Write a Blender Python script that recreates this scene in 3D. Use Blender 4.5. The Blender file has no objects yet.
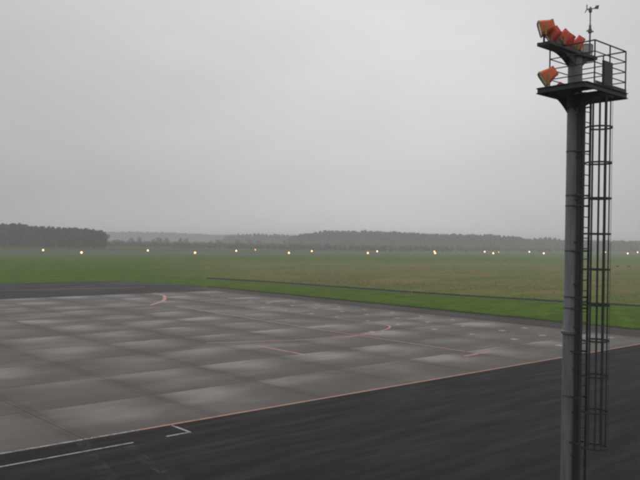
import bpy, bmesh, math, random
import numpy as np
from mathutils import Vector, Matrix
R = math.radians
scene = bpy.context.scene
col = scene.collection
rnd = random.Random(7)

# ------------------------------------------------------------------ camera
# World axes follow the airfield: x runs along the apron edge, y runs away from the terminal.
CAMH = 9.4
FPX = 763.0                                   # focal length in pixels of a 640 px wide picture
HEAD = R(48.0)
FWD = Vector((math.cos(HEAD), math.sin(HEAD), 0))
RGT = Vector((math.sin(HEAD), -math.cos(HEAD), 0))
pitch, roll = R(0.09), 0.01744
fw = (FWD * math.cos(pitch) + Vector((0, 0, -math.sin(pitch)))).normalized()
up = RGT.cross(fw).normalized()
cx = RGT * math.cos(roll) + up * math.sin(roll)
cy = up * math.cos(roll) - RGT * math.sin(roll)
cam = bpy.data.cameras.new('camera')
cam.sensor_width = 36.0
cam.lens = FPX / 640 * 36.0
cam.clip_start = 0.1
cam.clip_end = 30000
camo = bpy.data.objects.new('camera', cam)
col.objects.link(camo)
m3 = Matrix((cx, cy, -fw)).transposed()
camo.matrix_world = Matrix.Translation((0, 0, CAMH)) @ m3.to_4x4()
scene.camera = camo

# ------------------------------------------------------------------ overcast sky
SUN_EL, SUN_AZ = R(48), R(62)                # azimuth measured from +x, counter-clockwise
w = bpy.data.worlds.new('World')
scene.world = w
w.use_nodes = True
nt = w.node_tree
nt.nodes.clear()
N = nt.nodes.new
L = nt.links.new
out = N('ShaderNodeOutputWorld')
bg = N('ShaderNodeBackground')
bg.inputs['Strength'].default_value = 0.1
sky = N('ShaderNodeTexSky')
sky.sky_type = 'NISHITA'
sky.sun_disc = False
sky.sun_elevation = SUN_EL
sky.sun_rotation = R(90) - SUN_AZ
sky.dust_density = 6.0
sky.air_density = 1.5
tc = N('ShaderNodeTexCoord')
sep = N('ShaderNodeSeparateXYZ')
L(tc.outputs['Generated'], sep.inputs[0])
def M(op, a, b=None, c=None, tree=None, clamp=False):
    t = tree or nt
    n = t.nodes.new('ShaderNodeMath')
    n.operation = op
    n.use_clamp = clamp
    for i, v in enumerate((a, b, c)):
        if v is None: continue
        if isinstance(v, (int, float)): n.inputs[i].default_value = v
        else: t.links.new(v, n.inputs[i])
    return n.outputs[0]
z0 = M('MAXIMUM', sep.outputs['Z'], 0.0)
lum = M('MULTIPLY_ADD', z0, 1.0, 1.0)        # overcast sky: the zenith about twice the horizon
den = M('ADD', z0, 0.22)
comb = N('ShaderNodeCombineXYZ')              # cloud deck seen in perspective
L(M('DIVIDE', sep.outputs['X'], den), comb.inputs[0])
L(M('DIVIDE', sep.outputs['Y'], den), comb.inputs[1])
n1 = N('ShaderNodeTexNoise')
n1.inputs['Scale'].default_value = 0.55
n1.inputs['Detail'].default_value = 4
n1.inputs['Roughness'].default_value = 0.5
n1.inputs['Distortion'].default_value = 0.4
L(comb.outputs[0], n1.inputs['Vector'])
n2 = N('ShaderNodeTexNoise')
n2.inputs['Scale'].default_value = 2.2
n2.inputs['Detail'].default_value = 5
n2.inputs['Roughness'].default_value = 0.55
n2.inputs['Distortion'].default_value = 0.6
mp = N('ShaderNodeMapping')
mp.inputs['Scale'].default_value = (1.0, 1.0, 2.6)
L(tc.outputs['Generated'], mp.inputs['Vector'])
L(mp.outputs[0], n2.inputs['Vector'])
cl = M('MULTIPLY', M('MULTIPLY_ADD', n1.outputs['Fac'], 0.34, 0.83), M('MULTIPLY_ADD', n2.outputs['Fac'], 0.24, 0.88))
# the cloud is thinnest ahead of the window: a broad soft brightening of the deck
thin = (FWD + RGT * 0.085 + Vector((0, 0, 0.16))).normalized()
dotn = N('ShaderNodeVectorMath')
dotn.operation = 'DOT_PRODUCT'
L(tc.outputs['Generated'], dotn.inputs[0])
dotn.inputs[1].default_value = thin
ang = M('ARCCOSINE', M('MINIMUM', dotn.outputs['Value'], 0.99999))
spot = M('EXPONENT', M('MULTIPLY', M('POWER', M('DIVIDE', ang, R(20)), 2.0), -1.0))
lum2 = M('MULTIPLY', M('MULTIPLY', M('MULTIPLY', lum, cl), M('MULTIPLY_ADD', spot, 0.34, 0.66)), 6.05)
grey = N('ShaderNodeCombineColor')
L(M('MULTIPLY', lum2, 0.995), grey.inputs[0])
L(M('MULTIPLY', lum2, 0.995), grey.inputs[1])
L(M('MULTIPLY', lum2, 1.025), grey.inputs[2])
mixs = N('ShaderNodeMix')
mixs.data_type = 'RGBA'
mixs.inputs[0].default_value = 0.97
L(sky.outputs[0], mixs.inputs[6])
L(grey.outputs[0], mixs.inputs[7])
L(mixs.outputs[2], bg.inputs['Color'])
L(bg.outputs[0], out.inputs['Surface'])

sun = bpy.data.lights.new('sun', 'SUN')
sun.energy = 0.5
sun.angle = R(45)
sun.color = (1.0, 0.97, 0.93)
suno = bpy.data.objects.new('sun', sun)
col.objects.link(suno)
sd = Vector((math.cos(SUN_EL) * math.cos(SUN_AZ), math.cos(SUN_EL) * math.sin(SUN_AZ), math.sin(SUN_EL)))
suno.rotation_euler = sd.to_track_quat('Z', 'Y').to_euler()
suno.location = sd * 60

vs = scene.view_settings
vs.view_transform = 'Standard'
vs.look = 'None'
vs.exposure = 0.0
vs.gamma = 1.0
vs.use_curve_mapping = False
scene.render.engine = 'CYCLES'
scene.cycles.max_bounces = 6
scene.cycles.volume_bounces = 1
scene.cycles.use_denoising = True
scene.cycles.pixel_filter_type = 'BLACKMAN_HARRIS'
scene.cycles.filter_width = 2.7

# ------------------------------------------------------------------ helpers
def tag(o, label=None, cat=None, group=None, kind=None):
    if label: o['label'] = label
    if cat: o['category'] = cat
    if group: o['group'] = group
    if kind: o['kind'] = kind
    return o

def link(name, me, mat=None, parent=None, loc=None):
    o = bpy.data.objects.new(name, me)
    col.objects.link(o)
    if me is not None and mat is not None and len(me.materials) == 0:
        me.materials.append(mat)
    if parent is not None: o.parent = parent
    if loc is not None: o.location = loc
    return o

def empty(name, loc, rz=0.0):
    o = bpy.data.objects.new(name, None)
    o.empty_display_size = 0.3
    col.objects.link(o)
    o.location = loc
    o.rotation_euler = (0, 0, rz)
    return o

class MB:
    """collects shapes of one part"""
    def __init__(s): s.bm = bmesh.new()
    def box(s, c, size, rot=None, bevel=0.0):
        r = bmesh.ops.create_cube(s.bm, size=1.0)
        vs_ = r['verts']
        mt = Matrix.Translation(c) @ (rot.to_4x4() if rot is not None else Matrix()) @ Matrix.Diagonal((*size, 1))
        bmesh.ops.transform(s.bm, matrix=mt, verts=vs_)
        if bevel > 0:
            es = list({e for v in vs_ for e in v.link_edges})
            bmesh.ops.bevel(s.bm, geom=es, offset=bevel, segments=1, affect='EDGES')
        return s
    def rod(s, a, b, r, r2=None, n=8, caps=True):
        a, b = Vector(a), Vector(b)
        d = b - a
        q = d.to_track_quat('Z', 'Y').to_matrix().to_4x4()
        mt = Matrix.Translation((a + b) / 2) @ q
        bmesh.ops.create_cone(s.bm, cap_ends=caps, segments=n, radius1=r, radius2=r if r2 is None else r2, depth=d.length, matrix=mt)
        return s
    def bar(s, a, b, wd, th, side):
        """flat bar from a to b; side = direction of its width"""
        a, b = Vector(a), Vector(b)
        z = (b - a).normalized()
        x = Vector(side)
        x = (x - z * x.dot(z)).normalized()
        y = z.cross(x)
        rot = Matrix((x, y, z)).transposed()
        return s.box((a + b) / 2, (wd, th, (b - a).length), rot)
    def lathe(s, prof, c=(0, 0, 0), n=24, mt=None):
        c = Vector(c)
        rings = []
        for (r, z) in prof:
            rings.append([s.bm.verts.new((mt @ Vector((r * math.cos(2 * math.pi * i / n), r * math.sin(2 * math.pi * i / n), z)) if mt is not None
                          else c + Vector((r * math.cos(2 * math.pi * i / n), r * math.sin(2 * math.pi * i / n), z)))) for i in range(n)])
        for A, B in zip(rings, rings[1:]):
            for i in range(n):
                s.bm.faces.new((A[i], A[(i + 1) % n], B[(i + 1) % n], B[i]))
        s.bm.faces.new(list(reversed(rings[0])))
        s.bm.faces.new(rings[-1])
        return s
    def loft(s, loops, cap=True):
        rings = [[s.bm.verts.new(p) for p in lp] for lp in loops]
        n = len(rings[0])
        for A, B in zip(rings, rings[1:]):
            for i in range(n):
                s.bm.faces.new((A[i], A[(i + 1) % n], B[(i + 1) % n], B[i]))
        if cap:
            s.bm.faces.new(list(reversed(rings[0])))
            s.bm.faces.new(rings[-1])
        return s
    def mesh(s, name, smooth=False):
        bmesh.ops.recalc_face_normals(s.bm, faces=s.bm.faces)
        me = bpy.data.meshes.new(name)
        s.bm.to_mesh(me)
        s.bm.free()
        if smooth:
            for p in me.polygons: p.use_smooth = True
            try: me.set_sharp_from_angle(angle=R(40))
            except Exception: pass
        return me
    def build(s, name, mat, parent=None, smooth=False, loc=None):
        return link(name, s.mesh(name, smooth), mat, parent, loc)

def sheet(name, pts, z, mat, parent=None):
    me = bpy.data.meshes.new(name)
    me.from_pydata([(x, y, z) for x, y in pts], [], [list(range(len(pts)))])
    if me.polygons[0].normal.z < 0: me.flip_normals()
    return link(name, me, mat, parent)

def ribbon(name, pts, wd, z, mat, parent=None, th=0.0):
    """painted strip along a polyline"""
    P = [Vector((x, y)) for x, y in pts]
    vs_, fs = [], []
    for i, p in enumerate(P):
        t = (P[min(i + 1, len(P) - 1)] - P[max(i - 1, 0)]).normalized()
        nn = Vector((-t.y, t.x)) * wd / 2
        vs_ += [(p.x + nn.x, p.y + nn.y, z), (p.x - nn.x, p.y - nn.y, z)]
        if i: fs.append((2 * i - 2, 2 * i - 1, 2 * i + 1, 2 * i))
    me = bpy.data.meshes.new(name)
    me.from_pydata(vs_, [], fs)
    if me.polygons[0].normal.z < 0: me.flip_normals()
    return link(name, me, mat, parent)

def smooth_curve(pts, k=6):
    P = [Vector(p) for p in pts]
    o = []
    for i in range(len(P) - 1):
        p0, p1, p2, p3 = P[max(i - 1, 0)], P[i], P[i + 1], P[min(i + 2, len(P) - 1)]
        for j in range(k):
            t = j / k
            o.append(0.5 * ((2 * p1) + (p2 - p0) * t + (2 * p0 - 5 * p1 + 4 * p2 - p3) * t * t + (3 * p1 - p0 - 3 * p2 + p3) * t ** 3))
    o.append(P[-1])
    return [(p.x, p.y) for p in o]

# ------------------------------------------------------------------ materials
def mat(name):
    m = bpy.data.materials.new(name)
    m.use_nodes = True
    t = m.node_tree
    b = t.nodes['Principled BSDF']
    return m, t, b

def noise(t, vec, scale, detail=3, rough=0.55, dist=0.0):
    n = t.nodes.new('ShaderNodeTexNoise')
    n.inputs['Scale'].default_value = scale
    n.inputs['Detail'].default_value = detail
    n.inputs['Roughness'].default_value = rough
    n.inputs['Distortion'].default_value = dist
    if vec is not None: t.links.new(vec, n.inputs['Vector'])
    return n.outputs['Fac']

def ramp(t, fac, a, b, lo=0.0, hi=1.0):
    """smoothstep of fac from a..b to lo..hi"""
    n = t.nodes.new('ShaderNodeMapRange')
    n.interpolation_type = 'SMOOTHSTEP'
    n.inputs['From Min'].default_value = a
    n.inputs['From Max'].default_value = b
    n.inputs['To Min'].default_value = lo
    n.inputs['To Max'].default_value = hi
    t.links.new(fac, n.inputs['Value'])
    return n.outputs['Result']

def mixc(t, fac, a, b):
    n = t.nodes.new('ShaderNodeMix')
    n.data_type = 'RGBA'
    for i, v in ((0, fac), (6, a), (7, b)):
        if isinstance(v, (int, float)): n.inputs[i].default_value = v
        elif isinstance(v, tuple): n.inputs[i].default_value = (*v, 1)
        else: t.links.new(v, n.inputs[i])
    return n.outputs[2]

def scaled(t, vec, sc):
    n = t.nodes.new('ShaderNodeMapping')
    n.inputs['Scale'].default_value = sc
    t.links.new(vec, n.inputs['Vector'])
    return n.outputs[0]

def wpos(t):
    return t.nodes.new('ShaderNodeNewGeometry').outputs['Position']

def bump(t, b, h, strength, dist):
    n = t.nodes.new('ShaderNodeBump')
    n.inputs['Strength'].default_value = strength
    n.inputs['Distance'].default_value = dist
    t.links.new(h, n.inputs['Height'])
    t.links.new(n.outputs[0], b.inputs['Normal'])

MAT = {}
# wet concrete slabs: a film of rain lies towards the far side of each slab
m, t, b = mat('wet_concrete')
g = wpos(t)
tcn = t.nodes.new('ShaderNodeTexCoord')
oi = t.nodes.new('ShaderNodeObjectInfo')
so = t.nodes.new('ShaderNodeSeparateXYZ')
t.links.new(tcn.outputs['Object'], so.inputs[0])
warp = noise(t, scaled(t, g, (0.13, 0.2, 1)), 1.0, 2)
rx = M('MULTIPLY_ADD', oi.outputs['Random'], 2.6, -1.3, tree=t)
lx = M('ADD', M('ADD', so.outputs['X'], rx, tree=t), M('MULTIPLY_ADD', warp, 3.6, -1.8, tree=t), tree=t)
ly = M('ADD', so.outputs['Y'], M('MULTIPLY_ADD', warp, 2.0, -1.0, tree=t), tree=t)
px = M('MULTIPLY', ramp(t, lx, -4.4, -0.6), ramp(t, lx, 3.9, 0.3), tree=t)
py = ramp(t, ly, -4.6, 3.4)
edge = ramp(t, so.outputs['Y'], 3.45, 3.15)
wetn = noise(t, scaled(t, g, (0.07, 0.10, 1)), 1.0, 4)
wet0 = M('MULTIPLY', M('MULTIPLY', M('POWER', py, 1.3, tree=t), px, tree=t), edge, tree=t)
wet = M('MULTIPLY', wet0, M('MULTIPLY', ramp(t, wetn, 0.34, 0.62, 0.25, 1.0), M('MULTIPLY_ADD', oi.outputs['Random'], 0.6, 0.4, tree=t), tree=t), tree=t, clamp=True)
film = M('ADD', wet, ramp(t, noise(t, scaled(t, g, (0.09, 0.24, 1)), 1.0, 4), 0.40, 0.72, 0.10, 0.50), tree=t, clamp=True)
fine = noise(t, g, 14.0, 5, 0.7)
mid = noise(t, g, 0.9, 4, 0.6)
ax_ = M('ABSOLUTE', so.outputs['X'], tree=t)
stain = M('MULTIPLY', ramp(t, ax_, 3.0, 3.42), ramp(t, noise(t, scaled(t, g, (0.9, 0.22, 1)), 1.0, 5, 0.65), 0.26, 0.56), tree=t)
drip = ramp(t, noise(t, g, 0.45, 6, 0.7, 1.0), 0.56, 0.72)
stain = M('MAXIMUM', stain, M('MULTIPLY', drip, 0.45, tree=t), tree=t)
jnt = M('MAXIMUM', ramp(t, ax_, 3.66, 3.73), ramp(t, M('ABSOLUTE', so.outputs['Y'], tree=t), 3.46, 3.53), tree=t)
c0 = mixc(t, mid, (0.096, 0.083, 0.071), (0.140, 0.123, 0.108))
c1 = mixc(t, M('MULTIPLY', stain, 0.55, tree=t), c0, (0.072, 0.056, 0.043))
c1 = mixc(t, M('MULTIPLY', ramp(t, ax_, 3.5, 3.6), 0.45, tree=t), c1, (0.125, 0.108, 0.088))
c2 = mixc(t, M('MULTIPLY', jnt, 0.3, tree=t), c1, (0.06, 0.052, 0.043))
c3 = mixc(t, M('MULTIPLY', oi.outputs['Random'], 0.22, tree=t), c2, (0.10, 0.097, 0.092))
c4 = mixc(t, M('MULTIPLY', fine, 0.25, tree=t), c3, (0.08, 0.076, 0.07))
t.links.new(c4, b.inputs['Base Color'])
rg = M('MULTIPLY_ADD', film, -0.46, 0.82, tree=t)
t.links.new(rg, b.inputs['Roughness'])
t.links.new(M('MULTIPLY_ADD', film, 0.30, 0.05, tree=t), b.inputs['Specular IOR Level'])
bump(t, b, fine, 0.25, 0.01)
MAT['concrete'] = m

def asphalt(name, ca, cb, streak, rl, rh, spec):
    m, t, b = mat(name)
    g = wpos(t)
    st = noise(t, scaled(t, g, streak), 1.0, 6, 0.7)
    st2 = noise(t, scaled(t, g, (streak[0] * 3, streak[1] * 2.5, 1)), 1.0, 3, 0.6)
    fine = noise(t, g, 22.0, 4, 0.7)
    big = noise(t, g, 0.07, 3)
    patch = noise(t, g, 0.35, 6, 0.7, 0.5)
    grain = noise(t, g, 7.0, 6, 0.8)
    k = M('ADD', M('ADD', M('MULTIPLY', ramp(t, st, 0.36, 0.64), 0.28, tree=t), M('MULTIPLY', st2, 0.22, tree=t), tree=t),
          M('ADD', M('MULTIPLY', ramp(t, patch, 0.3, 0.7), 0.16, tree=t), M('MULTIPLY', ramp(t, grain, 0.36, 0.64), 0.36, tree=t), tree=t), tree=t)
    c = mixc(t, k, ca, cb)
    c = mixc(t, M('MULTIPLY', fine, 0.4, tree=t), c, tuple(x * 0.6 for x in ca))
    c = mixc(t, ramp(t, big, 0.35, 0.7, 0.0, 0.12), c, tuple(x * 1.15 for x in cb))
    t.links.new(c, b.inputs['Base Color'])
    t.links.new(ramp(t, st, 0.36, 0.68, rh, rl), b.inputs['Roughness'])
    b.inputs['Specular IOR Level'].default_value = spec
    bump(t, b, fine, 0.5, 0.012)
    return m
MAT['ramp'] = asphalt('dark_asphalt', (0.0085, 0.0077, 0.0073), (0.030, 0.0268, 0.0252), (0.13, 1.1, 1), 0.66, 0.85, 0.07)
MAT['taxi'] = asphalt('grey_asphalt', (0.019, 0.0182, 0.018), (0.036, 0.034, 0.033), (0.06, 0.2, 1), 0.6, 0.85, 0.06)
MAT['shoulder'] = asphalt('brown_shoulder', (0.035, 0.030, 0.025), (0.06, 0.05, 0.04), (0.3, 0.05, 1), 0.7, 0.9, 0.15)
MAT['runway'] = asphalt('runway_asphalt', (0.034, 0.034, 0.032), (0.056, 0.055, 0.052), (0.01, 0.08, 1), 0.65, 0.9, 0.12)
MAT['path'] = asphalt('path_asphalt', (0.05, 0.05, 0.045), (0.09, 0.088, 0.08), (0.1, 0.1, 1), 0.6, 0.85, 0.2)

MAT['sealant'] = asphalt('joint_sealant', (0.05, 0.044, 0.037), (0.075, 0.066, 0.056), (0.3, 0.3, 1), 0.7, 0.9, 0.1)

def paint(name, c, under, lo, hi, sc=1.6):
    m, t, b = mat(name)
    g = wpos(t)
    wr = noise(t, g, sc, 5, 0.7)
    wf = noise(t, g, 9.0, 4, 0.7)
    k = ramp(t, M('ADD', M('MULTIPLY', wr, 0.6, tree=t), M('MULTIPLY', wf, 0.4, tree=t), tree=t), lo, hi)
    t.links.new(mixc(t, k, tuple(0.5 * (p + q) for p, q in zip(c, under)), c), b.inputs['Base Color'])
    t.links.new(k, b.inputs['Alpha'])                # worn through to the pavement below
    b.inputs['Roughness'].default_value = 0.5
    b.inputs['Specular IOR Level'].default_value = 0.3
    return m
CU = (0.13, 0.12, 0.108)
MAT['orange_paint'] = paint('worn_orange_paint', (0.46, 0.20, 0.125), CU, 0.30, 0.50)
MAT['faded_paint'] = paint('faded_orange_paint', (0.40, 0.18, 0.12), CU, 0.24, 0.48)
MAT['white_paint'] = paint('worn_white_paint', (0.34, 0.33, 0.31), (0.05, 0.048, 0.046), 0.32, 0.52)
MAT['white_mark'] = paint('white_spot_paint', (0.40, 0.39, 0.37), CU, 0.36, 0.54, 4.0)
MAT['ghost_paint'] = paint('removed_paint', (0.042, 0.039, 0.038), (0.030, 0.027, 0.026), 0.44, 0.80, 1.0)

# ground cover: mown strips near the pavement and the runway, rough olive meadow in between
m, t, b = mat('grass_ground')
g = wpos(t)
sg = t.nodes.new('ShaderNodeSeparateXYZ')
t.links.new(g, sg.inputs[0])
X, Y = sg.outputs['X'], sg.outputs['Y']
wob = noise(t, g, 0.03, 4)
wob2 = M('MULTIPLY_ADD', wob, 34.0, -17.0, tree=t)
path_x = M('MULTIPLY_ADD', M('SUBTRACT', Y, 128.0, tree=t), -0.16, 98.0, tree=t)
past_path = ramp(t, M('SUBTRACT', X, path_x, tree=t), 0.4, 2.0)
not_left = ramp(t, M('SUBTRACT', M('ADD', X, wob2, tree=t), M('MULTIPLY', Y, 0.58, tree=t), tree=t), -8.0, 40.0)
near_rw = ramp(t, M('ADD', M('ADD', Y, M('MULTIPLY', X, 0.30, tree=t), tree=t), wob2, tree=t), 330.0, 262.0)
meadow = M('MULTIPLY', M('MULTIPLY', past_path, not_left, tree=t), near_rw, tree=t)
nb = noise(t, g, 0.055, 5, 0.6)
nf = noise(t, scaled(t, g, (0.35, 0.35, 1)), 1.0, 7, 0.7)
nt2 = noise(t, scaled(t, g, (0.02, 0.11, 1)), 1.0, 4, 0.6)
green = mixc(t, ramp(t, nf, 0.34, 0.66), (0.042, 0.084, 0.008), (0.100, 0.168, 0.016))
green = mixc(t, ramp(t, nt2, 0.4, 0.7, 0.0, 0.55), green, (0.088, 0.108, 0.030))
green = mixc(t, ramp(t, nb, 0.42, 0.66, 0.0, 0.6), green, (0.054, 0.100, 0.012))
green = mixc(t, ramp(t, noise(t, g, 0.16, 5, 0.65), 0.5, 0.75, 0.0, 0.6), green, (0.130, 0.178, 0.028))
olive = mixc(t, ramp(t, nf, 0.34, 0.66), (0.092, 0.112, 0.028), (0.166, 0.172, 0.052))
olive = mixc(t, ramp(t, nb, 0.44, 0.60, 0.0, 0.9), olive, (0.196, 0.152, 0.062))
olive = mixc(t, ramp(t, nt2, 0.48, 0.64, 0.0, 0.8), olive, (0.080, 0.134, 0.026))
cc = mixc(t, meadow, green, olive)
dx = M('DIVIDE', M('SUBTRACT', X, 117.0, tree=t), 17.0, tree=t)
dy = M('DIVIDE', M('SUBTRACT', Y, 131.0, tree=t), 10.0, tree=t)
dry = M('ADD', M('ADD', M('MULTIPLY', dx, dx, tree=t), M('MULTIPLY', dy, dy, tree=t), tree=t), M('MULTIPLY_ADD', noise(t, g, 0.2, 4), 2.4, -1.2, tree=t), tree=t)
cc = mixc(t, M('MULTIPLY', ramp(t, dry, 1.3, 0.2), 0.75, tree=t), cc, (0.150, 0.116, 0.052))
far_dry = ramp(t, Y, 400.0, 470.0)
cc = mixc(t, M('MULTIPLY', far_dry, 0.8, tree=t), cc, (0.052, 0.060, 0.030))
t.links.new(cc, b.inputs['Base Color'])
b.inputs['Roughness'].default_value = 0.95
b.inputs['Specular IOR Level'].default_value = 0.0
bump(t, b, noise(t, g, 3.0, 5, 0.75), 0.7, 0.10)
MAT['grass'] = m

def leafy(name, ca, cb, cd=None, rough=0.7):
    m, t, b = mat(name)
    ge = t.nodes.new('ShaderNodeNewGeometry')
    oi = t.nodes.new('ShaderNodeObjectInfo')
    c = mixc(t, ge.outputs['Random Per Island'], ca, cb)
    if cd: c = mixc(t, M('MULTIPLY', oi.outputs['Random'], 0.6, tree=t), c, cd)
    t.links.new(c, b.inputs['Base Color'])
    b.inputs['Roughness'].default_value = rough
    b.inputs['Specular IOR Level'].default_value = 0.2
    return m
MAT['leaf'] = leafy('broadleaf_foliage', (0.020, 0.034, 0.012), (0.046, 0.066, 0.024), (0.028, 0.040, 0.019))
MAT['scrub'] = leafy('scrub_foliage', (0.028, 0.042, 0.018), (0.06, 0.07, 0.032), (0.05, 0.05, 0.028))
MAT['farleaf'] = leafy('woodland_foliage', (0.026, 0.040, 0.018), (0.052, 0.068, 0.03))
MAT['blade'] = leafy('meadow_blades', (0.17, 0.20, 0.06), (0.36, 0.33, 0.14))
MAT['blade_green'] = leafy('verge_blades', (0.06, 0.10, 0.022), (0.10, 0.15, 0.035))
m, t, b = mat('bark')
t.links.new(mixc(t, noise(t, wpos(t), 3.0), (0.05, 0.042, 0.035), (0.11, 0.095, 0.08)), b.inputs['Base Color'])
b.inputs['Roughness'].default_value = 0.9
MAT['bark'] = m

def metal(name, ca, cb, rough=0.5, metallic=0.0, spec=0.4, sc=(3, 3, 0.5)):
    m, t, b = mat(name)
    tcn = t.nodes.new('ShaderNodeTexCoord')
    v = scaled(t, tcn.outputs['Object'], sc)
    n1_ = noise(t, v, 2.0, 5, 0.65)
    n2_ = noise(t, tcn.outputs['Object'], 30.0, 3)
    k = M('ADD', M('MULTIPLY', ramp(t, n1_, 0.3, 0.7), 0.8, tree=t), M('MULTIPLY', n2_, 0.2, tree=t), tree=t)
    t.links.new(mixc(t, k, ca, cb), b.inputs['Base Color'])
    t.links.new(M('MULTIPLY_ADD', n1_, 0.3, rough - 0.15, tree=t), b.inputs['Roughness'])
    b.inputs['Metallic'].default_value = metallic
    b.inputs['Specular IOR Level'].default_value = spec
    return m
MAT['pole'] = metal('galvanised_pole', (0.135, 0.137, 0.142), (0.225, 0.227, 0.235), 0.55, 0.15)
MAT['band'] = metal('band_steel', (0.06, 0.062, 0.065), (0.10, 0.102, 0.105), 0.55)
MAT['steel'] = metal('dark_green_steel', (0.022, 0.028, 0.029), (0.042, 0.05, 0.051), 0.55)
MAT['duct'] = metal('dark_duct', (0.016, 0.019, 0.020), (0.028, 0.032, 0.033), 0.6)
MAT['housing_red'] = metal('red_housing', (0.62, 0.048, 0.028), (0.74, 0.078, 0.040), 0.45, 0.0, 0.4, (2, 2, 2))
MAT['housing'] = metal('orange_housing', (0.68, 0.105, 0.032), (0.82, 0.165, 0.05), 0.45, 0.0, 0.4, (2, 2, 2))
MAT['yellow'] = metal('yellow_rim', (0.30, 0.19, 0.06), (0.40, 0.27, 0.10), 0.45, 0.0, 0.4, (2, 2, 2))
MAT['white_metal'] = metal('pale_metal', (0.30, 0.30, 0.29), (0.42, 0.42, 0.40), 0.5, 0.0, 0.4, (2, 2, 2))
MAT['sensor'] = metal('grey_sensor', (0.11, 0.11, 0.11), (0.17, 0.17, 0.17), 0.5, 0.0, 0.4, (2, 2, 2))
m = MAT['pole']
t = m.node_tree
b = t.nodes['Principled BSDF']
old = b.inputs['Base Color'].links[0].from_socket
ov = t.nodes.new('ShaderNodeTexCoord').outputs['Object']
run = ramp(t, noise(t, scaled(t, ov, (9, 9, 0.35)), 1.0, 5, 0.65), 0.52, 0.70)
spt = ramp(t, noise(t, scaled(t, ov, (5, 5, 3)), 1.0, 5, 0.7), 0.62, 0.74)
cpl = mixc(t, M('MULTIPLY', run, 0.5, tree=t), old, (0.06, 0.058, 0.055))
cpl = mixc(t, M('MULTIPLY', spt, 0.45, tree=t), cpl, (0.105, 0.062, 0.040))
t.links.new(cpl, b.inputs['Base Color'])
m, t, b = mat('lamp_glass')
b.inputs['Base Color'].default_value = (0.42, 0.36, 0.22, 1)
b.inputs['Roughness'].default_value = 0.12
MAT['glass'] = m
m, t, b = mat('pale_lamp_glass')
b.inputs['Base Color'].default_value = (0.60, 0.62, 0.56, 1)
b.inputs['Roughness'].default_value = 0.2
MAT['pale_glass'] = m
def emit(name, c, s):
    m, t, b = mat(name)
    b.inputs['Base Color'].default_value = (*c, 1)
    b.inputs['Emission Color'].default_value = (*c, 1)
    b.inputs['Emission Strength'].default_value = s
    return m
MAT['lit_warm'] = emit('lit_warm_lens', (1.0, 0.62, 0.34), 3.2)
MAT['lit_amber'] = emit('lit_amber_lens', (1.0, 0.36, 0.12), 3.0)

# ------------------------------------------------------------------ ground and pavements
GS = 6000
tag(sheet('ground', [(-GS, -GS), (GS, -GS), (GS, GS), (-GS, GS)], 0.0, MAT['grass']), kind='structure')

U1 = 75.5                                    # right edge of the concrete apron
V0, V1 = 33.0, 111.1                         # near and far edges
SU, SV = 7.5, 7.1
tag(sheet('service_road', [(-90, -70), (82, -70), (82, V0 - 0.01), (-90, V0 - 0.01)], 0.004, MAT['ramp']), kind='structure')
tag(sheet('taxiway', [(-90, V1 + 0.0), (U1 + 0.02, V1), (U1 + 0.02, 121), (80.5, 121), (80.2, 126), (78.8, 134), (74.5, 143.0), (70, 144.6), (50, 145.6), (-90, 147)],
          0.004, MAT['taxi']), kind='structure')
def wavy_edge(x0, y0, x1, y1, n, amp):
    return [(x0 + (x1 - x0) * i / n + rnd.uniform(-amp, amp), y0 + (y1 - y0) * i / n) for i in range(n + 1)]
tag(sheet('apron_shoulder', [(U1 + 0.02, V0 - 0.005)] + wavy_edge(82.2, V0 - 0.005, 80.6, 120.995, 60, 0.22) + [(U1 + 0.02, 120.995)],
          0.0045, MAT['shoulder']), kind='structure')
NC, NR = 15, 11
apron = tag(sheet('apron', [(U1 - NC * SU, V0), (U1, V0), (U1, V1), (U1 - NC * SU, V1)], 0.0035, MAT['sealant']), kind='structure')
mb = MB()
gap = 0.02
hx, hy = SU / 2 - gap / 2, SV / 2 - gap / 2
def rect(a, c, z): return [(-a, -c, z), (a, -c, z), (a, c, z), (-a, c, z)]
mb.loft([rect(hx, hy, -0.05), rect(hx, hy, 0.010), rect(hx - 0.012, hy - 0.012, 0.016)])
slab_me = mb.mesh('slab')
slab_me.materials.append(MAT['concrete'])
for i in range(NC):
    for j in range(NR):
        s = link('slab', slab_me, None, apron, (U1 - (i + 0.5) * SU, V0 + (j + 0.5) * SV, rnd.uniform(-0.0012, 0.0012)))

ZP = 0.0215
ribbon('edge_line', [(18.1, 33.12), (U1, 33.12)], 0.17, ZP, MAT['orange_paint'], apron)
ribbon('edge_line', [(-40, 33.12), (18.05, 33.12)], 0.14, ZP, MAT['white_mark'], apron)
ribbon('stand_line', [(52.85, 38.5), (52.9, 60), (53.6, 75), (54.5, 89)], 0.22, ZP, MAT['faded_paint'], apron)
ribbon('stop_bar', [(50.7, 38.35), (54.6, 38.55)], 0.34, ZP + 0.004, MAT['orange_paint'], apron)
ribbon('lead_in_line', smooth_curve([(37.7, 56.6), (42.3, 54.9), (46.8, 53.2), (51, 52.75), (54.7, 53.2), (58.6, 54.6), (61.2, 56.4), (62.3, 58.8), (62.3, 61)]), 0.24, ZP + 0.008, MAT['orange_paint'], apron)
ribbon('lead_in_line', [(62.3, 61), (62.1, 75), (61.9, 100)], 0.2, ZP + 0.012, MAT['faded_paint'], apron)
ribbon('lead_out_line', smooth_curve([(52.2, 92.0), (56.9, 96.9), (60.0, 101.6), (62.6, 106.4), (63.4, 111.0)]), 0.5, ZP + 0.004, MAT['orange_paint'], apron)
ribbon('stand_line', [(40.45, 46.6), (40.45, 52.9)], 0.26, ZP, MAT['orange_paint'], apron)
taxi = bpy.data.objects['taxiway']
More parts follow.
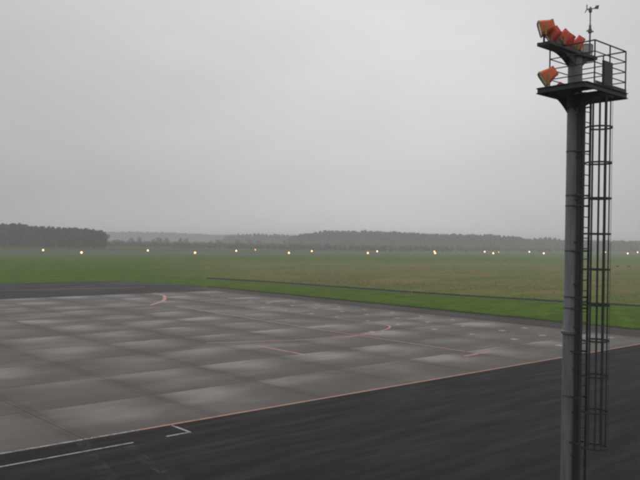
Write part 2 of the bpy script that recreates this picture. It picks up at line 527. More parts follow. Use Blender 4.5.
ribbon('taxi_line', [(-60, 129.5), (20, 128.2), (48, 127.2), (70, 125.6)], 0.3, 0.009, MAT['faded_paint'], taxi)
road = bpy.data.objects['service_road']
ribbon('road_line', [(-40, 31.3), (17.0, 31.3)], 0.13, 0.009, MAT['white_paint'], road)
ribbon('road_line', [(18.7, 31.3), (20.05, 31.3)], 0.14, 0.009, MAT['white_paint'], road)
ribbon('road_line', [(20.0, 31.42), (20.0, 32.95)], 0.14, 0.009, MAT['white_paint'], road)
for pts, wd in (([(15.3, 32.9), (14.6, 30.5), (13.6, 26.0), (12.8, 22)], 0.55), ([(16.6, 31.0), (16.0, 28.2), (15.7, 25.5), (15.5, 23)], 0.5)):
    ribbon('removed_line', smooth_curve(pts), wd, 0.013, MAT['ghost_paint'], road)

def spot_mesh():
    mb = MB()
    mb.loft([[(-0.34, -0.34, 0), (0.34, -0.30, 0), (0.31, 0.34, 0), (-0.30, 0.31, 0)], [(-0.33, -0.33, 0.003), (0.33, -0.29, 0.003), (0.30, 0.33, 0.003), (-0.29, 0.30, 0.003)]])
    me = mb.mesh('tie_down_mark')
    me.materials.append(MAT['white_mark'])
    return me
sm = spot_mesh()
for u in (63.35, 68.45, 72.9):
    for k in range(14):
        v = 37.25 + 4.93 * k
        if u < 64 and k > 9: continue
        if u > 72 and k > 10: continue
        o = link('tie_down_mark', sm, None, apron, (u + rnd.uniform(-0.15, 0.15), v + rnd.uniform(-0.1, 0.1), ZP - 0.004))
        o.scale = (rnd.uniform(0.8, 1.2), rnd.uniform(0.75, 1.2), 1)
        o.rotation_euler.z = rnd.uniform(-0.2, 0.2)
link('tie_down_mark', sm, None, apron, (56.1, 54.1, ZP + 0.002))

# runway and perimeter path
RA = math.atan(-0.062)
RD = Vector((math.cos(RA), math.sin(RA)))
RN = Vector((-RD.y, RD.x))
def rw(a, o): return Vector((157.0, 342.0)) + RD * a + RN * o
tag(sheet('runway', [tuple(rw(*p)) for p in ((-900, -8), (2600, -8), (2600, 61), (-900, 61))], 0.006, MAT['runway']), kind='structure')
ppts = smooth_curve([(94.6, 143.5), (96.4, 137), (98.5, 128), (101.5, 105), (103.5, 87.5), (109, 64), (114, 48), (124, 20)])
tag(ribbon('perimeter_path', ppts, 1.3, 0.006, MAT['path']), kind='structure')
# ------------------------------------------------------------------ floodlight mast
PU, PV = 20.16, 11.49                         # where the mast stands
mast = tag(empty('floodlight_mast', (PU, PV, 0)), 'tall grey steel mast with caged ladder and railed lamp platform', 'mast')
mast.rotation_euler = (R(-0.25), R(0.25), 0)
prof = [(0.30, 0.0), (0.30, 0.04), (0.225, 0.05), (0.218, 6.76), (0.262, 6.78), (0.275, 6.82), (0.275, 6.87), (0.245, 6.89), (0.235, 6.95), (0.204, 7.02), (0.196, 14.78)]
pole = MB().lathe(prof, n=32).build('pole', MAT['pole'], mast, True)
for i in range(8):
    a = i * math.pi / 4
    MB().rod((0.262 * math.cos(a), 0.262 * math.sin(a), 0.02), (0.262 * math.cos(a), 0.262 * math.sin(a), 0.09), 0.016, n=6).build('bolt', MAT['steel'], pole)
for z in (13.32, 12.05, 10.78, 10.48, 9.18, 7.85, 7.53, 5.0, 2.4):
    r = 0.209 if z > 7.1 else 0.227
    MB().lathe([(r, z - 0.02), (r, z + 0.02)], n=28).build('clamp_band', MAT['band'], pole, True)
# cable duct on the side of the pole
da = R(-104)
dd = Vector((math.cos(da), math.sin(da), 0))
ds = Vector((-dd.y, dd.x, 0))
rot = Matrix((ds, dd, Vector((0, 0, 1)))).transposed()
ddp = dd * 0.285
MB().box(ddp + Vector((0, 0, 6.9)), (0.16, 0.12, 13.0), rot, 0.01).build('cable_duct', MAT['duct'], mast)
for i in range(11):
    MB().box(dd * 0.235 + Vector((0, 0, 0.9 + i * 1.22)), (0.22, 0.12, 0.04), rot).build('duct_clip', MAT['steel'], mast)
MB().rod((0.15, -0.25, 0.3), (0.15, -0.25, 13.4), 0.022, n=8).build('cable', MAT['duct'], mast)

# ladder on the -y side of the pole (towards the terminal side), climbed facing the pole
LY = -0.42
LW = 0.17
ladder = empty('ladder', (0, 0, 0))
ladder.parent = mast
for sx in (-1, 1):
    MB().box((sx * LW, LY, 7.05), (0.028, 0.06, 13.3)).build('stile', MAT['steel'], ladder)
rung = MB().rod((-LW, 0, 0), (LW, 0, 0), 0.015, n=6).mesh('rung')
rung.materials.append(MAT['steel'])
for k in range(44):
    link('rung', rung, None, ladder, (0, LY, 0.55 + 0.3 * k))
for z in (13.32, 12.05, 10.78, 10.48, 9.18, 7.85, 7.53, 6.3, 5.0, 3.7, 2.4, 1.1):
    for sx in (-1, 1):
        MB().bar((sx * 0.19, -0.02, z), (sx * (LW + 0.014), LY - 0.03, z), 0.045, 0.01, (0, 0, 1)).build('bracket', MAT['steel'], ladder)
CY, CR = LY - 0.36, 0.36
cage = empty('safety_cage', (0, 0, 0))
cage.parent = mast
def hoop_pts(r):
    p = [(LW, LY)]
    for i in range(0, 25):
        a = R(32 - i * (180 + 64) / 24)
        p.append((r * math.cos(a), CY + r * math.sin(a)))
    p.append((-LW, LY))
    return p
hp = hoop_pts(CR)
hm = MB()
for (x0, y0), (x1, y1) in zip(hp, hp[1:]):
    hm.bar((x0, y0, 0), (x1, y1, 0), 0.05, 0.008, (0, 0, 1))
hoop = hm.mesh('hoop')
hoop.materials.append(MAT['steel'])
for k in range(11):
    link('hoop', hoop, None, cage, (0, 0, 13.67 - k * 1.0 if k else 13.5))
for a in (0, -30, -60, -120, -150, -180):
    x, y = (CR - 0.012) * math.cos(R(a)), CY + (CR - 0.012) * math.sin(R(a))
    MB().bar((x, y, 3.65), (x, y, 13.52), 0.055, 0.009, (-math.sin(R(a)), math.cos(R(a)), 0)).build('strap', MAT['steel'], cage)

# service platform
A0, A1, B0, B1, PZ = -1.52, 0.82, -1.16, 0.26, 13.62
plat = empty('platform', (0, 0, 0))
plat.parent = mast
fr = MB()
def channel(mb, a, b_, nrm):
    a, b_, nrm = Vector(a), Vector(b_), Vector(nrm)
    mb.bar(a, b_, 0.15, 0.012, (0, 0, 1))
    for s in (-1, 1):
        off = Vector((0, 0, s * 0.069)) - nrm * 0.028
        mb.bar(a + off, b_ + off, 0.06, 0.012, nrm)
channel(fr, (A0, B0, PZ), (A1, B0, PZ), (0, 1, 0))
channel(fr, (A0, B1, PZ), (A1, B1, PZ), (0, -1, 0))
channel(fr, (A0, B0 + 0.01, PZ), (A0, B1 - 0.01, PZ), (1, 0, 0))
channel(fr, (A1, B0 + 0.01, PZ), (A1, B1 - 0.01, PZ), (-1, 0, 0))
for x in (-0.26, 0.26):
    fr.box((x, (B0 + B1) / 2, PZ - 0.02), (0.07, B1 - B0 - 0.03, 0.10))
fr.build('edge_frame', MAT['steel'], plat)
# chequer-plate deck panels leave the ladder hatch open
for (x0, x1, y0, y1) in ((A0 + 0.02, -0.34, B0 + 0.02, B1 - 0.02), (0.42, A1 - 0.02, B0 + 0.02, B1 - 0.02), (-0.335, 0.415, B0 + 0.02, B0 + 0.06), (-0.335, 0.415, -0.36, -0.222), (-0.335, -0.215, -0.218, 0.205), (-0.335, 0.415, 0.21, B1 - 0.02), (0.215, 0.415, -0.218, 0.205)):
    MB().box(((x0 + x1) / 2, (y0 + y1) / 2, PZ + 0.083), (x1 - x0, y1 - y0, 0.008)).build('deck_panel', MAT['steel'], plat)
# curved gussets carrying the platform
gs = MB()
for sgn, ln in ((-1, 1.15), (1, 0.55)):
    for yy in (-0.14, 0.14):
        prof_g = [(0.15, 0.07)] + [(0.15 + (ln - 0.15) * k / 6, -0.05 - 0.40 * (1 - k / 6) ** 2) for k in range(7)] + [(ln, 0.07)]
        top = [(sgn * x, yy - 0.006, PZ + z) for x, z in prof_g]
        bot = [(sgn * x, yy + 0.006, PZ + z) for x, z in prof_g]
        gs.loft([top, bot])
for xx in (-0.16, 0.16):
    prof_g = [(0.12, 0.07)] + [(0.12 + 0.9 * k / 6, -0.05 - 0.30 * (1 - k / 6) ** 2) for k in range(7)] + [(1.02, 0.07)]
    gs.loft([[(xx - 0.006, -y, PZ + z) for y, z in prof_g], [(xx + 0.006, -y, PZ + z) for y, z in prof_g]])
gs.build('gusset', MAT['steel'], plat)
# railing
rail = empty('railing', (0, 0, 0))
rail.parent = mast
RX0, RX1, RY0, RY1 = A0 + 0.56, A1 - 0.02, B0 + 0.03, B1 - 0.03
H0 = PZ + 0.08
posts = [(RX0, RY0), (RX1, RY0), (RX1, RY1), (RX0, RY1), (RX0 + 0.84, RY0), (RX1, (RY0 + RY1) / 2)]
for (x, y) in posts:
    MB().rod((x, y, H0 - 0.12), (x, y, H0 + 1.20), 0.021, n=8).build('post', MAT['steel'], rail)
cor = [(RX0, RY0), (RX1, RY0), (RX1, RY1), (RX0, RY1)]
for lv, zz in enumerate((0.32, 0.61, 0.90, 1.20)):
    for i in range(4):
        a, c = cor[i], cor[(i + 1) % 4]
        MB().rod((*a, H0 + zz), (*c, H0 + zz), 0.021 if lv == 3 else 0.016, n=8).build('rail', MAT['steel'], rail)
kp = MB()
kp.box(((RX0 + RX1) / 2, RY0 - 0.03, H0 + 0.05), (RX1 - RX0, 0.006, 0.11))
kp.box((RX1 + 0.03, (RY0 + RY1) / 2, H0 + 0.05), (0.006, RY1 - RY0 - 0.02, 0.11))
kp.build('toe_board', MAT['steel'], rail)
bx = MB().box((RX0 + 0.62, RY0 - 0.045, H0 + 0.36), (0.52, 0.05, 0.70), None, 0.008)
cab = bx.build('control_box', MAT['duct'], mast)
MB().box((RX0 + 0.62, RY0 - 0.074, H0 + 0.36), (0.46, 0.008, 0.62), None, 0.002).build('door', MAT['steel'], cab)

# head frame that carries the floodlights
HZ = 14.88
head = empty('head_frame', (0, 0, 0))
head.parent = mast
hb = MB()
for yy in (-0.17, 0.17):
    hb.box((-0.38, yy, HZ), (2.58, 0.08, 0.10), None, 0.006)
for x in (-1.62, -1.1, -0.5, 0.0, 0.5, 0.86):
    hb.box((x, 0, HZ + 0.001), (0.07, 0.26, 0.085))
hb.build('crossarm', MAT['steel'], head)
MB().box((-0.38, 0, HZ - 0.058), (2.52, 0.30, 0.012)).build('tray', MAT['steel'], head)
hg = MB()
for sgn, ln in ((-1, 1.1), (1, 0.8)):
    for yy in (-0.12, 0.12):
        pg = [(0.12, -0.07)] + [(0.12 + (ln - 0.12) * k / 6, -0.07 - 0.01 - 0.34 * (1 - k / 6) ** 2) for k in range(7)]
        hg.loft([[(sgn * x, yy - 0.006, HZ + z) for x, z in pg], [(sgn * x, yy + 0.006, HZ + z) for x, z in pg]])
hg.build('gusset', MAT['steel'], head)
MB().lathe([(0.30, HZ - 0.10), (0.30, HZ - 0.068)], n=24).build('head_plate', MAT['steel'], head)

def floodlight(loc, yaw, tilt, label, size=1.0, glassmat='glass', hm_='housing_red'):
    """lamp: box hood tapering to the rear, yellow rim, glass, yoke; local +y is where it shines"""
    o = tag(empty('floodlight', (PU + loc[0], PV + loc[1], loc[2])), label, 'floodlight', 'floodlights on the mast')
    o.rotation_euler = (0, 0, yaw)
    q = Matrix.Rotation(-tilt, 3, 'X')
    c = Vector((0, 0, 0.30 * size))
    def oct_(hw, hh, y, dz=0.0):
        k = 0.3
        pts = [(-hw * (1 - k), -hh), (hw * (1 - k), -hh), (hw, -hh * (1 - k)), (hw, hh * (1 - k)), (hw * (1 - k), hh), (-hw * (1 - k), hh), (-hw, hh * (1 - k)), (-hw, -hh * (1 - k))]
        return [c + q @ Vector((x * size, y * size, (z + dz) * size)) for x, z in pts]
    h = MB().loft([oct_(0.12, 0.11, -0.30, 0.02), oct_(0.19, 0.17, -0.20, 0.01), oct_(0.25, 0.235, 0.06), oct_(0.265, 0.25, 0.15)])
    hs = h.build('housing', MAT[hm_], o)
    MB().loft([oct_(0.28, 0.265, 0.152), oct_(0.28, 0.265, 0.20), oct_(0.245, 0.23, 0.202), oct_(0.245, 0.23, 0.165)]).build('rim', MAT['yellow'], o)
    MB().loft([oct_(0.243, 0.228, 0.168), oct_(0.243, 0.228, 0.176)]).build('glass', MAT[glassmat], o)
    for k in (-0.1, 0.0, 0.1):
        MB().box(c + q @ Vector((k * size, -0.24 * size, 0.02 * size)), (0.012 * size, 0.16 * size, 0.34 * size), q).build('cooling_fin', MAT[hm_], hs)
    y = MB()
    for s in (-1, 1):
        y.box((s * 0.295 * size, 0, 0.16 * size), (0.012, 0.05, 0.34 * size))
    y.box((0, 0, 0.006), (0.60 * size, 0.05, 0.012))
    y.build('yoke', MAT['yellow'], o)
    MB().rod((0, 0, -0.035), (0, 0, 0.03), 0.03, n=10).build('swivel', MAT['steel'], o)
    return o
TOPZ = HZ + 0.085
floodlight((-1.62, 0.02, TOPZ + 0.10), R(38), R(16), 'raised orange floodlight at the left tip of the mast head', 0.80, hm_='housing')
MB().rod((-1.62, 0.02, HZ), (-1.62, 0.02, TOPZ + 0.07), 0.03, n=10).build('riser', MAT['steel'], head)
floodlight((-1.24, 0.03, TOPZ - 0.02), R(30), R(34), 'red floodlight second from the left tip of the mast head', 0.76)
floodlight((-0.82, -0.04, TOPZ - 0.02), R(48), R(46), 'red floodlight just left of the middle of the mast head', 0.72)
floodlight((-0.40, 0.05, TOPZ - 0.02), R(16), R(52), 'red floodlight in the middle of the mast head', 0.72)
floodlight((0.04, -0.03, TOPZ - 0.02), R(36), R(54), 'red floodlight right of the middle of the mast head', 0.68)
floodlight((0.62, 0.02, TOPZ - 0.02), R(140), R(6), 'floodlight at the right end showing its pale glass and yellow rim', 0.56, 'pale_glass')
floodlight((A0 + 0.10, B1 - 0.22, PZ + 0.125), R(38), R(34), 'lone orange floodlight on the platform corner below the head', 0.84, hm_='housing')
floodlight((-0.62, B1 - 0.12, PZ + 0.125), R(0), R(50), 'small orange floodlight half hidden behind the platform edge beam', 0.36)

# wind sensor on a thin staff
ws = tag(empty('wind_sensor', (PU + 0.46, PV - 0.17, HZ + 0.05)), 'thin staff with wind vane and propeller above the mast head', 'wind sensor')
MB().lathe([(0.028, 0.0), (0.024, 0.66), (0.018, 0.68), (0.018, 1.2)], n=10).build('staff', MAT['sensor'], ws, True)
MB().lathe([(0.03, 0.58), (0.055, 0.6), (0.055, 0.70), (0.035, 0.72), (0.035, 0.82), (0.02, 0.84)], n=12).build('junction', MAT['sensor'], ws, True)
MB().rod((-0.10, 0.05, 0.645), (0.10, -0.05, 0.645), 0.022, n=8).build('side_arm', MAT['sensor'], ws)
MB().lathe([(0.02, 1.18), (0.045, 1.2), (0.05, 1.26), (0.03, 1.33), (0.012, 1.36)], n=12).build('sensor_body', MAT['sensor'], ws, True)
v_ = MB()
v_.rod((-0.08, 0.06, 1.28), (0.17, -0.13, 1.33), 0.016, n=6)
v_.build('vane_boom', MAT['sensor'], ws)
MB().loft([[(0.08, -0.065, 1.30), (0.19, -0.145, 1.30), (0.21, -0.16, 1.42), (0.13, -0.10, 1.40)], [(0.085, -0.06, 1.30), (0.195, -0.14, 1.30), (0.215, -0.155, 1.42), (0.135, -0.095, 1.40)]]).build('vane_tail', MAT['sensor'], ws)
for k in range(3):
    a = R(90 + 120 * k)
    c = Vector((-0.085, 0.064, 1.282))
    e = Vector((0.6, 0.8, 0)) * math.cos(a) + Vector((0, 0, 1)) * math.sin(a)
    MB().bar(c, c + e * 0.13, 0.03, 0.006, Vector((0.8, -0.6, 0.3))).build('blade', MAT['sensor'], ws)

# ------------------------------------------------------------------ runway edge lights
def light_parts():
    base = MB().lathe([(0.22, 0.0), (0.22, 0.06), (0.12, 0.09), (0.10, 0.12)], n=12).mesh('base_plate', True)
    base.materials.append(MAT['yellow'])
    stem = MB().rod((0, 0, 0.1), (0, 0, 0.42), 0.045, n=8).mesh('stem')
    stem.materials.append(MAT['yellow'])
    lens = MB().lathe([(0.20, 0.40), (0.30, 0.46), (0.31, 0.62), (0.26, 0.82), (0.15, 0.95), (0.03, 1.0)], n=14).mesh('lens', True)
    amber = lens.copy()
    lens.materials.append(MAT['lit_warm'])
    amber.materials.append(MAT['lit_amber'])
    return base, stem, lens, amber
LB, LS, LL, LA = light_parts()
ORD = ['first', 'second', 'third', 'fourth', 'fifth', 'sixth', 'seventh', 'eighth', 'ninth', 'tenth', 'eleventh', 'twelfth']
def edge_light(p, label, group, amber=False, s=1.0):
    o = tag(empty('runway_light', (p[0], p[1], 0.0)), label, 'runway light', group)
    o.scale = (s, s, s)
    link('base_plate', LB, None, o)
    link('stem', LS, None, o)
    link('lens', LA if amber else LL, None, o)
    return o
for k in range(10):
    edge_light(rw(60.4 * k, 0), 'lit runway edge light in the near row, %s from the left' % ORD[k], 'near row of runway edge lights', s=1.5 + 0.07 * k)
for k in range(11):
    edge_light(rw(-0.5 + 59.4 * k, 52), 'lit runway edge light in the far row, %s from the left' % ORD[k], 'far row of runway edge lights', s=1.45 + 0.07 * k)
edge_light((326, 430), 'stronger amber light just beyond the far runway edge, left of centre', 'amber taxiway lights', True, 1.35)
edge_light((545.7, 379.4), 'dim amber light beyond the runway near the mast', 'amber taxiway lights', True, 1.2)

# red marker in the meadow and small white posts by the path
mk = tag(empty('marker_board', (298, 203.3, 0), R(-42)), 'small red marker board standing in the rough grass', 'marker')
m, t, b = mat('red_board')
b.inputs['Base Color'].default_value = (0.34, 0.05, 0.03, 1)
b.inputs['Roughness'].default_value = 0.6
MAT['red'] = m
MB().box((0, 0, 0.75), (1.5, 0.08, 0.7), None, 0.02).build('board', MAT['red'], mk)
for s in (-0.55, 0.55):
    MB().box((s, 0.06, 0.35), (0.08, 0.06, 0.7)).build('leg', MAT['white_metal'], mk)
for k, (u, v, nm) in enumerate(((101.2, 88.2, 'left'), (106.3, 85.4, 'right'))):
    pm = tag(empty('marker_post', (u, v, 0)), 'small white marker post beside the grass path, the %s one of two' % nm, 'post', 'white posts by the path')
    MB().lathe([(0.06, 0), (0.055, 0.62), (0.03, 0.66)], n=10).build('shaft', MAT['white_metal'], pm, True)
    MB().lathe([(0.062, 0.45), (0.062, 0.53)], n=10).build('band', MAT['red'], pm, True)

# ------------------------------------------------------------------ vegetation
nprng = np.random.default_rng(11)
def cam_xy(pxx, D):
    """a place D metres ahead of the terminal window, sideways by the bearing"""
    x = (pxx - 320.0) / FPX * D
    p = RGT * x + FWD * D
    return p.x, p.y

def leaf_cloud(n, lobes, size, rng, zsq=1.0):
    """n leaf-clump quads spread over lobes [(cx,cy,cz,r)] -> verts (n*4,3)"""
    lob = np.array(lobes)
    wgt = lob[:, 3] ** 2
    idx = rng.choice(len(lob), n, p=wgt / wgt.sum())
    dr = rng.normal(size=(n, 3))
    dr /= np.linalg.norm(dr, axis=1)[:, None]
    rad = lob[idx, 3] * (0.72 + 0.36 * rng.random(n))
    c = lob[idx, :3] + dr * rad[:, None] * np.array([1, 1, zsq])
    nrm = dr + rng.normal(size=(n, 3)) * 0.55
    nrm /= np.linalg.norm(nrm, axis=1)[:, None]
    t1 = np.cross(nrm, rng.normal(size=(n, 3)))
    t1 /= np.linalg.norm(t1, axis=1)[:, None]
    t2 = np.cross(nrm, t1)
    s = size * (0.55 + 0.9 * rng.random(n))[:, None]
    t1 = t1 * s
    t2 = t2 * s * 0.8
    return np.stack([c - t1, c - t2 * 0.9, c + t1, c + t2], axis=1).reshape(-1, 3)

def quads_mesh(name, V, mt):
    n = len(V) // 4
    me = bpy.data.meshes.new(name)
    me.vertices.add(len(V))
    me.vertices.foreach_set('co', V.astype(np.float32).ravel())
    me.loops.add(n * 4)
    me.loops.foreach_set('vertex_index', np.arange(n * 4, dtype=np.int32))
    me.polygons.add(n)
    me.polygons.foreach_set('loop_start', np.arange(0, n * 4, 4, dtype=np.int32))
    me.update(calc_edges=True)
    me.materials.append(mt)
    return me

def lobes_for(h, rw_, rng, base=0.22, k=13):
    o = []
    for i in range(k):
        f = base + (0.95 - base) * (i + 0.5) / k
        env = rw_ * (math.sin(math.pi * min(1.0, (f - base) / (1 - base) * 0.86 + 0.12)) ** 0.7)
        a = rng.random() * 6.283
        d = env * 0.62 * rng.random() ** 0.5
        o.append((d * math.cos(a), d * math.sin(a), h * f, max(0.6, env * (0.42 + 0.25 * rng.random()))))
    return o

def trunk_mesh(h, rng):
    mb = MB()
    n = 8
    rings = []
    for k, z in enumerate((0, 0.3, h * 0.2, h * 0.4, h * 0.6, h * 0.78)):
        r = (0.34, 0.26, 0.22, 0.17, 0.11, 0.04)[k] * h / 14
        ox, oy = (rng.random() - 0.5) * 0.25 * k, (rng.random() - 0.5) * 0.25 * k
        rings.append([(ox + r * math.cos(6.283 * i / n), oy + r * math.sin(6.283 * i / n), z) for i in range(n)])
    mb.loft(rings)
    for k in range(6):
        z = h * (0.25 + 0.08 * k)
        a = rng.random() * 6.283
        ln = h * 0.2
        mb.rod((0, 0, z), (ln * math.cos(a), ln * math.sin(a), z + ln * 0.7), 0.08 * h / 14, 0.02, n=5)
    return mb.mesh('trunk')

# tree kinds for the near wood (height about 15 m before scaling)
kinds = []
for k in range(6):
    h, r_ = 15.0, (3.6, 4.2, 3.2, 4.6, 3.8, 4.0)[k]
    lb = lobes_for(h, r_, nprng, 0.16, 15)
    cm = quads_mesh('crown', leaf_cloud(900, lb, 0.62, nprng), MAT['leaf'])
    tm = trunk_mesh(h, nprng)
    tm.materials.append(MAT['bark'])
    kinds.append((tm, cm))
def tree(x, y, hs, ws_, k, label, group=None, name='broadleaf_tree'):
    o = tag(empty(name, (x, y, 0), nprng.random() * 6.28), label, 'tree', group)
    o.scale = (ws_, ws_, hs)
    link('trunk', kinds[k][0], None, o)
    link('crown', kinds[k][1], None, o)
    return o
def left_top(px_):                              # height of the left wood's crowns
    return float(np.interp(px_, [-60, 0, 22, 34, 50, 75, 92, 104], [16.6, 16.8, 16.6, 15.2, 14.8, 14.6, 14.0, 12.2]))
ORDL = ORD + ['thirteenth', 'fourteenth', 'fifteenth', 'sixteenth', 'seventeenth', 'eighteenth', 'nineteenth', 'twentieth', 'twenty-first', 'twenty-second', 'twenty-third', 'twenty-fourth', 'twenty-fifth']
LG = 'front row of the near wood at the left'
front, pxx = [], 1.5
while pxx < 105:
    front.append(pxx)
    pxx += nprng.uniform(4.6, 6.4)
for q, pxx in enumerate(front):
    x, y = cam_xy(pxx, 528 + nprng.uniform(-2, 2))
    hh = left_top(pxx) * nprng.uniform(0.90, 1.02) / 15.0
    tree(x, y, hh, nprng.uniform(0.95, 1.3), int(nprng.integers(6)),
         'last broadleaf tree at the right end of the near wood' if q == len(front) - 1 else 'dark broadleaf tree, %s from the left in the near wood' % ORDL[q], LG)

# distant woods: one mass each
def wood(name, label, spots, leaves, size, mt):
    V = []
    for (x, y, h, r_) in spots:
        lb = lobes_for(h, r_, nprng, 0.08, 9)
        v = leaf_cloud(leaves, lb, size, nprng)
        v[:, 0] += x
        v[:, 1] += y
        V.append(v)
    V = np.concatenate(V)
    V[:, 2] = np.maximum(V[:, 2], 0.02)
    o = link(name, quads_mesh(name, V, mt))
    return tag(o, label, 'woodland', None, 'stuff')
sp = []
for row, D in enumerate((536, 545, 555, 566)):
    pxx = -50.0 + row
    while pxx < 103 - row:
        x, y = cam_xy(pxx, D + nprng.uniform(-2, 2))
        sp.append((x, y, left_top(pxx) * nprng.uniform(0.88, 1.03), nprng.uniform(3.2, 4.6)))
        pxx += nprng.uniform(4.5, 6.5)
for pxx in np.arange(-60, -2, 5.0):
    x, y = cam_xy(pxx, 529)
    sp.append((x, y, 16.0 * nprng.uniform(0.9, 1.03), 4.0))
wood('woodland_mass', 'inner trees of the dark near wood at the left edge', sp, 420, 0.75, MAT['leaf'])
sp = []
for D in (960, 972, 985, 998, 1012, 1030):
    pxx = 292.0
    while pxx < 530:
        h = float(np.interp(pxx, [292, 300, 318, 330, 400, 415, 432, 470, 505, 518, 530], [11, 15, 19.5, 21.5, 21.3, 20, 18.8, 19.2, 18.8, 17.6, 12]))
        x, y = cam_xy(pxx, D + nprng.uniform(-4, 4))
        sp.append((x, y, h * nprng.uniform(0.90, 1.02), nprng.uniform(4.2, 6.4)))
        pxx += nprng.uniform(3.6, 5.6)
wood('woodland_mass', 'broad hazy wood rising behind the runway in the centre', sp, 190, 1.25, MAT['farleaf'])
sp = []
for D in (1010, 1030, 1050):
    pxx = 526.0
    while pxx < 700:
        h = float(np.interp(pxx, [526, 533, 546, 556, 566, 600, 640, 700], [12, 15.5, 17.4, 16.2, 13.5, 14, 14.5, 15]))
        x, y = cam_xy(pxx, D + nprng.uniform(-4, 4))
        sp.append((x, y, h * nprng.uniform(0.90, 1.02), nprng.uniform(4.2, 6.4)))
        pxx += nprng.uniform(3.8, 5.8)
wood('woodland_mass', 'lower hazy wood behind the mast at the right', sp, 190, 1.25, MAT['farleaf'])
sp = []
for D in (1180, 1200, 1220):
    pxx = 226.0
    while pxx < 306:
        h = float(np.interp(pxx, [226, 240, 262, 280, 292, 306], [11, 15, 16.5, 16.2, 14.5, 16]))
        x, y = cam_xy(pxx, D)
        sp.append((x, y, h * nprng.uniform(0.85, 1.03), nprng.uniform(3.6, 5.4)))
        pxx += nprng.uniform(3.4, 4.8)
wood('woodland_mass', 'grey wood left of the broad central one', sp, 170, 1.4, MAT['farleaf'])
sp = []
for D in (1750, 1790, 1830, 1880):
    pxx = -80.0
    while pxx < 740:
        h = float(np.interp(pxx, [-80, 100, 130, 160, 190, 215, 240, 300, 740], [18, 17, 18.5, 18.5, 16.5, 14.5, 16, 17, 17]))
        x, y = cam_xy(pxx, D)
        sp.append((x, y, h * nprng.uniform(0.88, 1.03), nprng.uniform(4.5, 7)))
        pxx += nprng.uniform(2.8, 4.4)
wood('woodland_mass', 'faintest wood fading into the haze along the horizon', sp, 110, 2.2, MAT['farleaf'])

# scrub between runway and woods
sp = []
for D in (640, 680, 720, 770, 830, 900):
    pxx = -40.0
    while pxx < 700:
        if True:
            x, y = cam_xy(pxx, D + nprng.uniform(-15, 15))
            if (Vector((x, y)) - Vector((157, 342))).dot(RN) > 110:
                sp.append((x, y, nprng.uniform(1.2, 3.6) * (1.2 if pxx > 290 else 1.0), nprng.uniform(2.0, 4.5)))
        pxx += nprng.uniform(3.5, 8.0)
o = wood('scrub_belt', 'low scrub growing between the runway and the woods', sp, 60, 0.9, MAT['scrub'])
o['category'] = 'scrub'

# single bushes and small trees that stand out of the scrub
bk = []
for k in range(4):
    lb = lobes_for(6.0, (2.6, 3.4, 2.9, 3.8)[k], nprng, 0.12, 9)
    cm = quads_mesh('crown', leaf_cloud(420, lb, 0.5, nprng), MAT['scrub'])
    tm = trunk_mesh(5.2, nprng)
    tm.materials.append(MAT['bark'])
    bk.append((tm, cm))
def bush(x, y, s, k, label, group=None, name='scrub_tree', sq=1.0):
    o = tag(empty(name, (x, y, 0), nprng.random() * 6.28), label, 'bush', group)
    o.scale = (s, s, s * sq)
    link('trunk', bk[k][0], None, o)
    link('crown', bk[k][1], None, o)
for q, pxx in enumerate((118, 132, 139, 153, 159, 166, 181, 186, 211, 218, 222, 238, 249, 258, 264, 285)):
    x, y = cam_xy(pxx, 900 + nprng.uniform(-40, 60))
    bush(x, y, nprng.uniform(0.75, 1.3), q % 4, 'small dark tree %s from the left in the scrub right of the near wood' % ORDL[q], 'small trees in the scrub')
for q, (u, v, s, sq, lab) in enumerate(((297.7, 149.5, 0.20, 0.6, 'small low bush in the meadow just right of the mast ladder'), (300, 146, 0.24, 0.5, 'low bush in the meadow, second to the right of the ladder'), (303, 142.0, 0.22, 0.55, 'low bush in the meadow, third to the right of the ladder'), (305, 138, 0.26, 0.5, 'low bush in the meadow at the right picture edge'))):
    bush(u, v, s, q, lab, 'low bushes in the meadow', 'meadow_bush', sq)

# meadow and verge grass: tufts nobody could count
def tufts(name, label, pts, hgt, spread, mt):
    n = len(pts)
    P = np.repeat(pts, 4, axis=0)
    k = len(P)
    a = nprng.random(k) * 6.283
    off = nprng.normal(size=(k, 2)) * spread
    h = hgt * (0.5 + nprng.random(k))
    wd = 0.05 + 0.10 * nprng.random(k)
    lean = nprng.normal(size=(k, 2)) * 0.35 * h[:, None]
    c = P + off
    ca, sa = np.cos(a) * wd, np.sin(a) * wd
    V = np.zeros((k, 3, 3), np.float32)
    V[:, 0, 0], V[:, 0, 1] = c[:, 0] - ca, c[:, 1] - sa
    V[:, 1, 0], V[:, 1, 1] = c[:, 0] + ca, c[:, 1] + sa
    V[:, 2, 0], V[:, 2, 1], V[:, 2, 2] = c[:, 0] + lean[:, 0], c[:, 1] + lean[:, 1], h
    me = bpy.data.meshes.new(name)
    me.vertices.add(k * 3)
    me.vertices.foreach_set('co', V.ravel())
    me.loops.add(k * 3)
    me.loops.foreach_set('vertex_index', np.arange(k * 3, dtype=np.int32))
    me.polygons.add(k)
    me.polygons.foreach_set('loop_start', np.arange(0, k * 3, 3, dtype=np.int32))
    me.update(calc_edges=True)
    return tag(link(name, me, mt), label, 'grass', None, 'stuff')
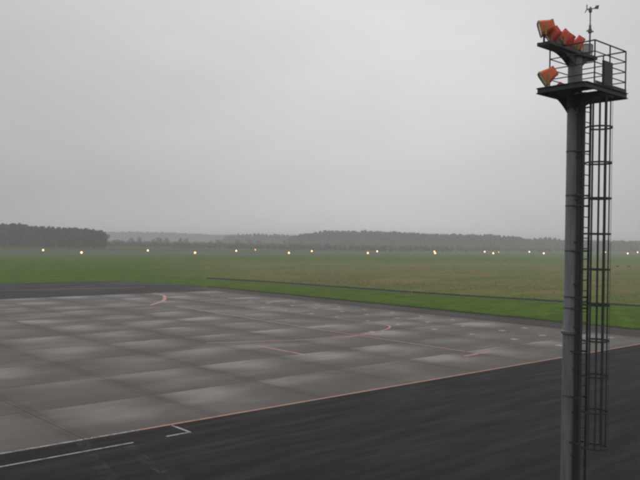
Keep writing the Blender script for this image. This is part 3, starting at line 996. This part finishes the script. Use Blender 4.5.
# meadow: seen sector beyond the path, density falling with distance
D = 95 + 190 * nprng.random(36000) ** 1.25
bx_ = nprng.uniform(60, 760, len(D))
x = (bx_ - 320) / FPX * D
P = np.stack([RGT.x * x + FWD.x * D, RGT.y * x + FWD.y * D], 1)
pxl = 98.0 - (P[:, 1] - 128) * 0.16
cl_ = np.sin(P[:, 0] * 0.11 + 1.7 * np.sin(P[:, 1] * 0.07)) + np.sin(P[:, 1] * 0.13 + 2.1 * np.sin(P[:, 0] * 0.05)) + nprng.normal(size=len(P)) * 0.8
keep = (P[:, 0] > pxl + 2.0) & (P[:, 0] > P[:, 1] * 0.60 + nprng.normal(size=len(P)) * 10) & (P[:, 1] + 0.3 * P[:, 0] < 292 + nprng.normal(size=len(P)) * 12) & (cl_ > 0.5)
tufts('meadow_grass', 'rough olive brown meadow grass beyond the path', P[keep], 0.16, 0.30, MAT['blade'])
# taller dark grass along the path, and the mown verge edge along the shoulder
pp = np.array(ppts)
sel = nprng.integers(0, len(pp) - 1, 16000)
fr_ = nprng.random(16000)[:, None]
Q = pp[sel] * (1 - fr_) + pp[sel + 1] * fr_
Q[:, 0] += 0.8 + np.abs(nprng.normal(size=16000)) * 0.45
tufts('path_side_grass', 'dark taller grass along the far side of the path', Q[:7000], 0.22, 0.12, MAT['blade_green'])
Q = np.stack([82.0 - 1.5 * (lambda f: f)(fr_[:, 0]) + np.abs(nprng.normal(size=16000)) * 0.5, 33 + 88 * fr_[:, 0]], 1)
tufts('verge_grass', 'short grass fringe along the apron shoulder', Q[:9000], 0.08, 0.12, MAT['blade_green'])

# ------------------------------------------------------------------ haze in the air
hz = MB().box((0, 0, 11.5), (2 * GS + 60, 2 * GS + 60, 25.0)).mesh('haze')
m = bpy.data.materials.new('haze')
m.use_nodes = True
t = m.node_tree
t.nodes.clear()
ho = t.nodes.new('ShaderNodeOutputMaterial')
pv = t.nodes.new('ShaderNodeVolumePrincipled')
pv.inputs['Color'].default_value = (0.985, 0.99, 1.0, 1)
pv.inputs['Density'].default_value = 0.00066
pv.inputs['Anisotropy'].default_value = 0.35
t.links.new(pv.outputs[0], ho.inputs['Volume'])
hz.materials.append(m)
tag(link('haze', hz), 'thin grey rain haze lying over the airfield', 'haze', None, 'stuff')
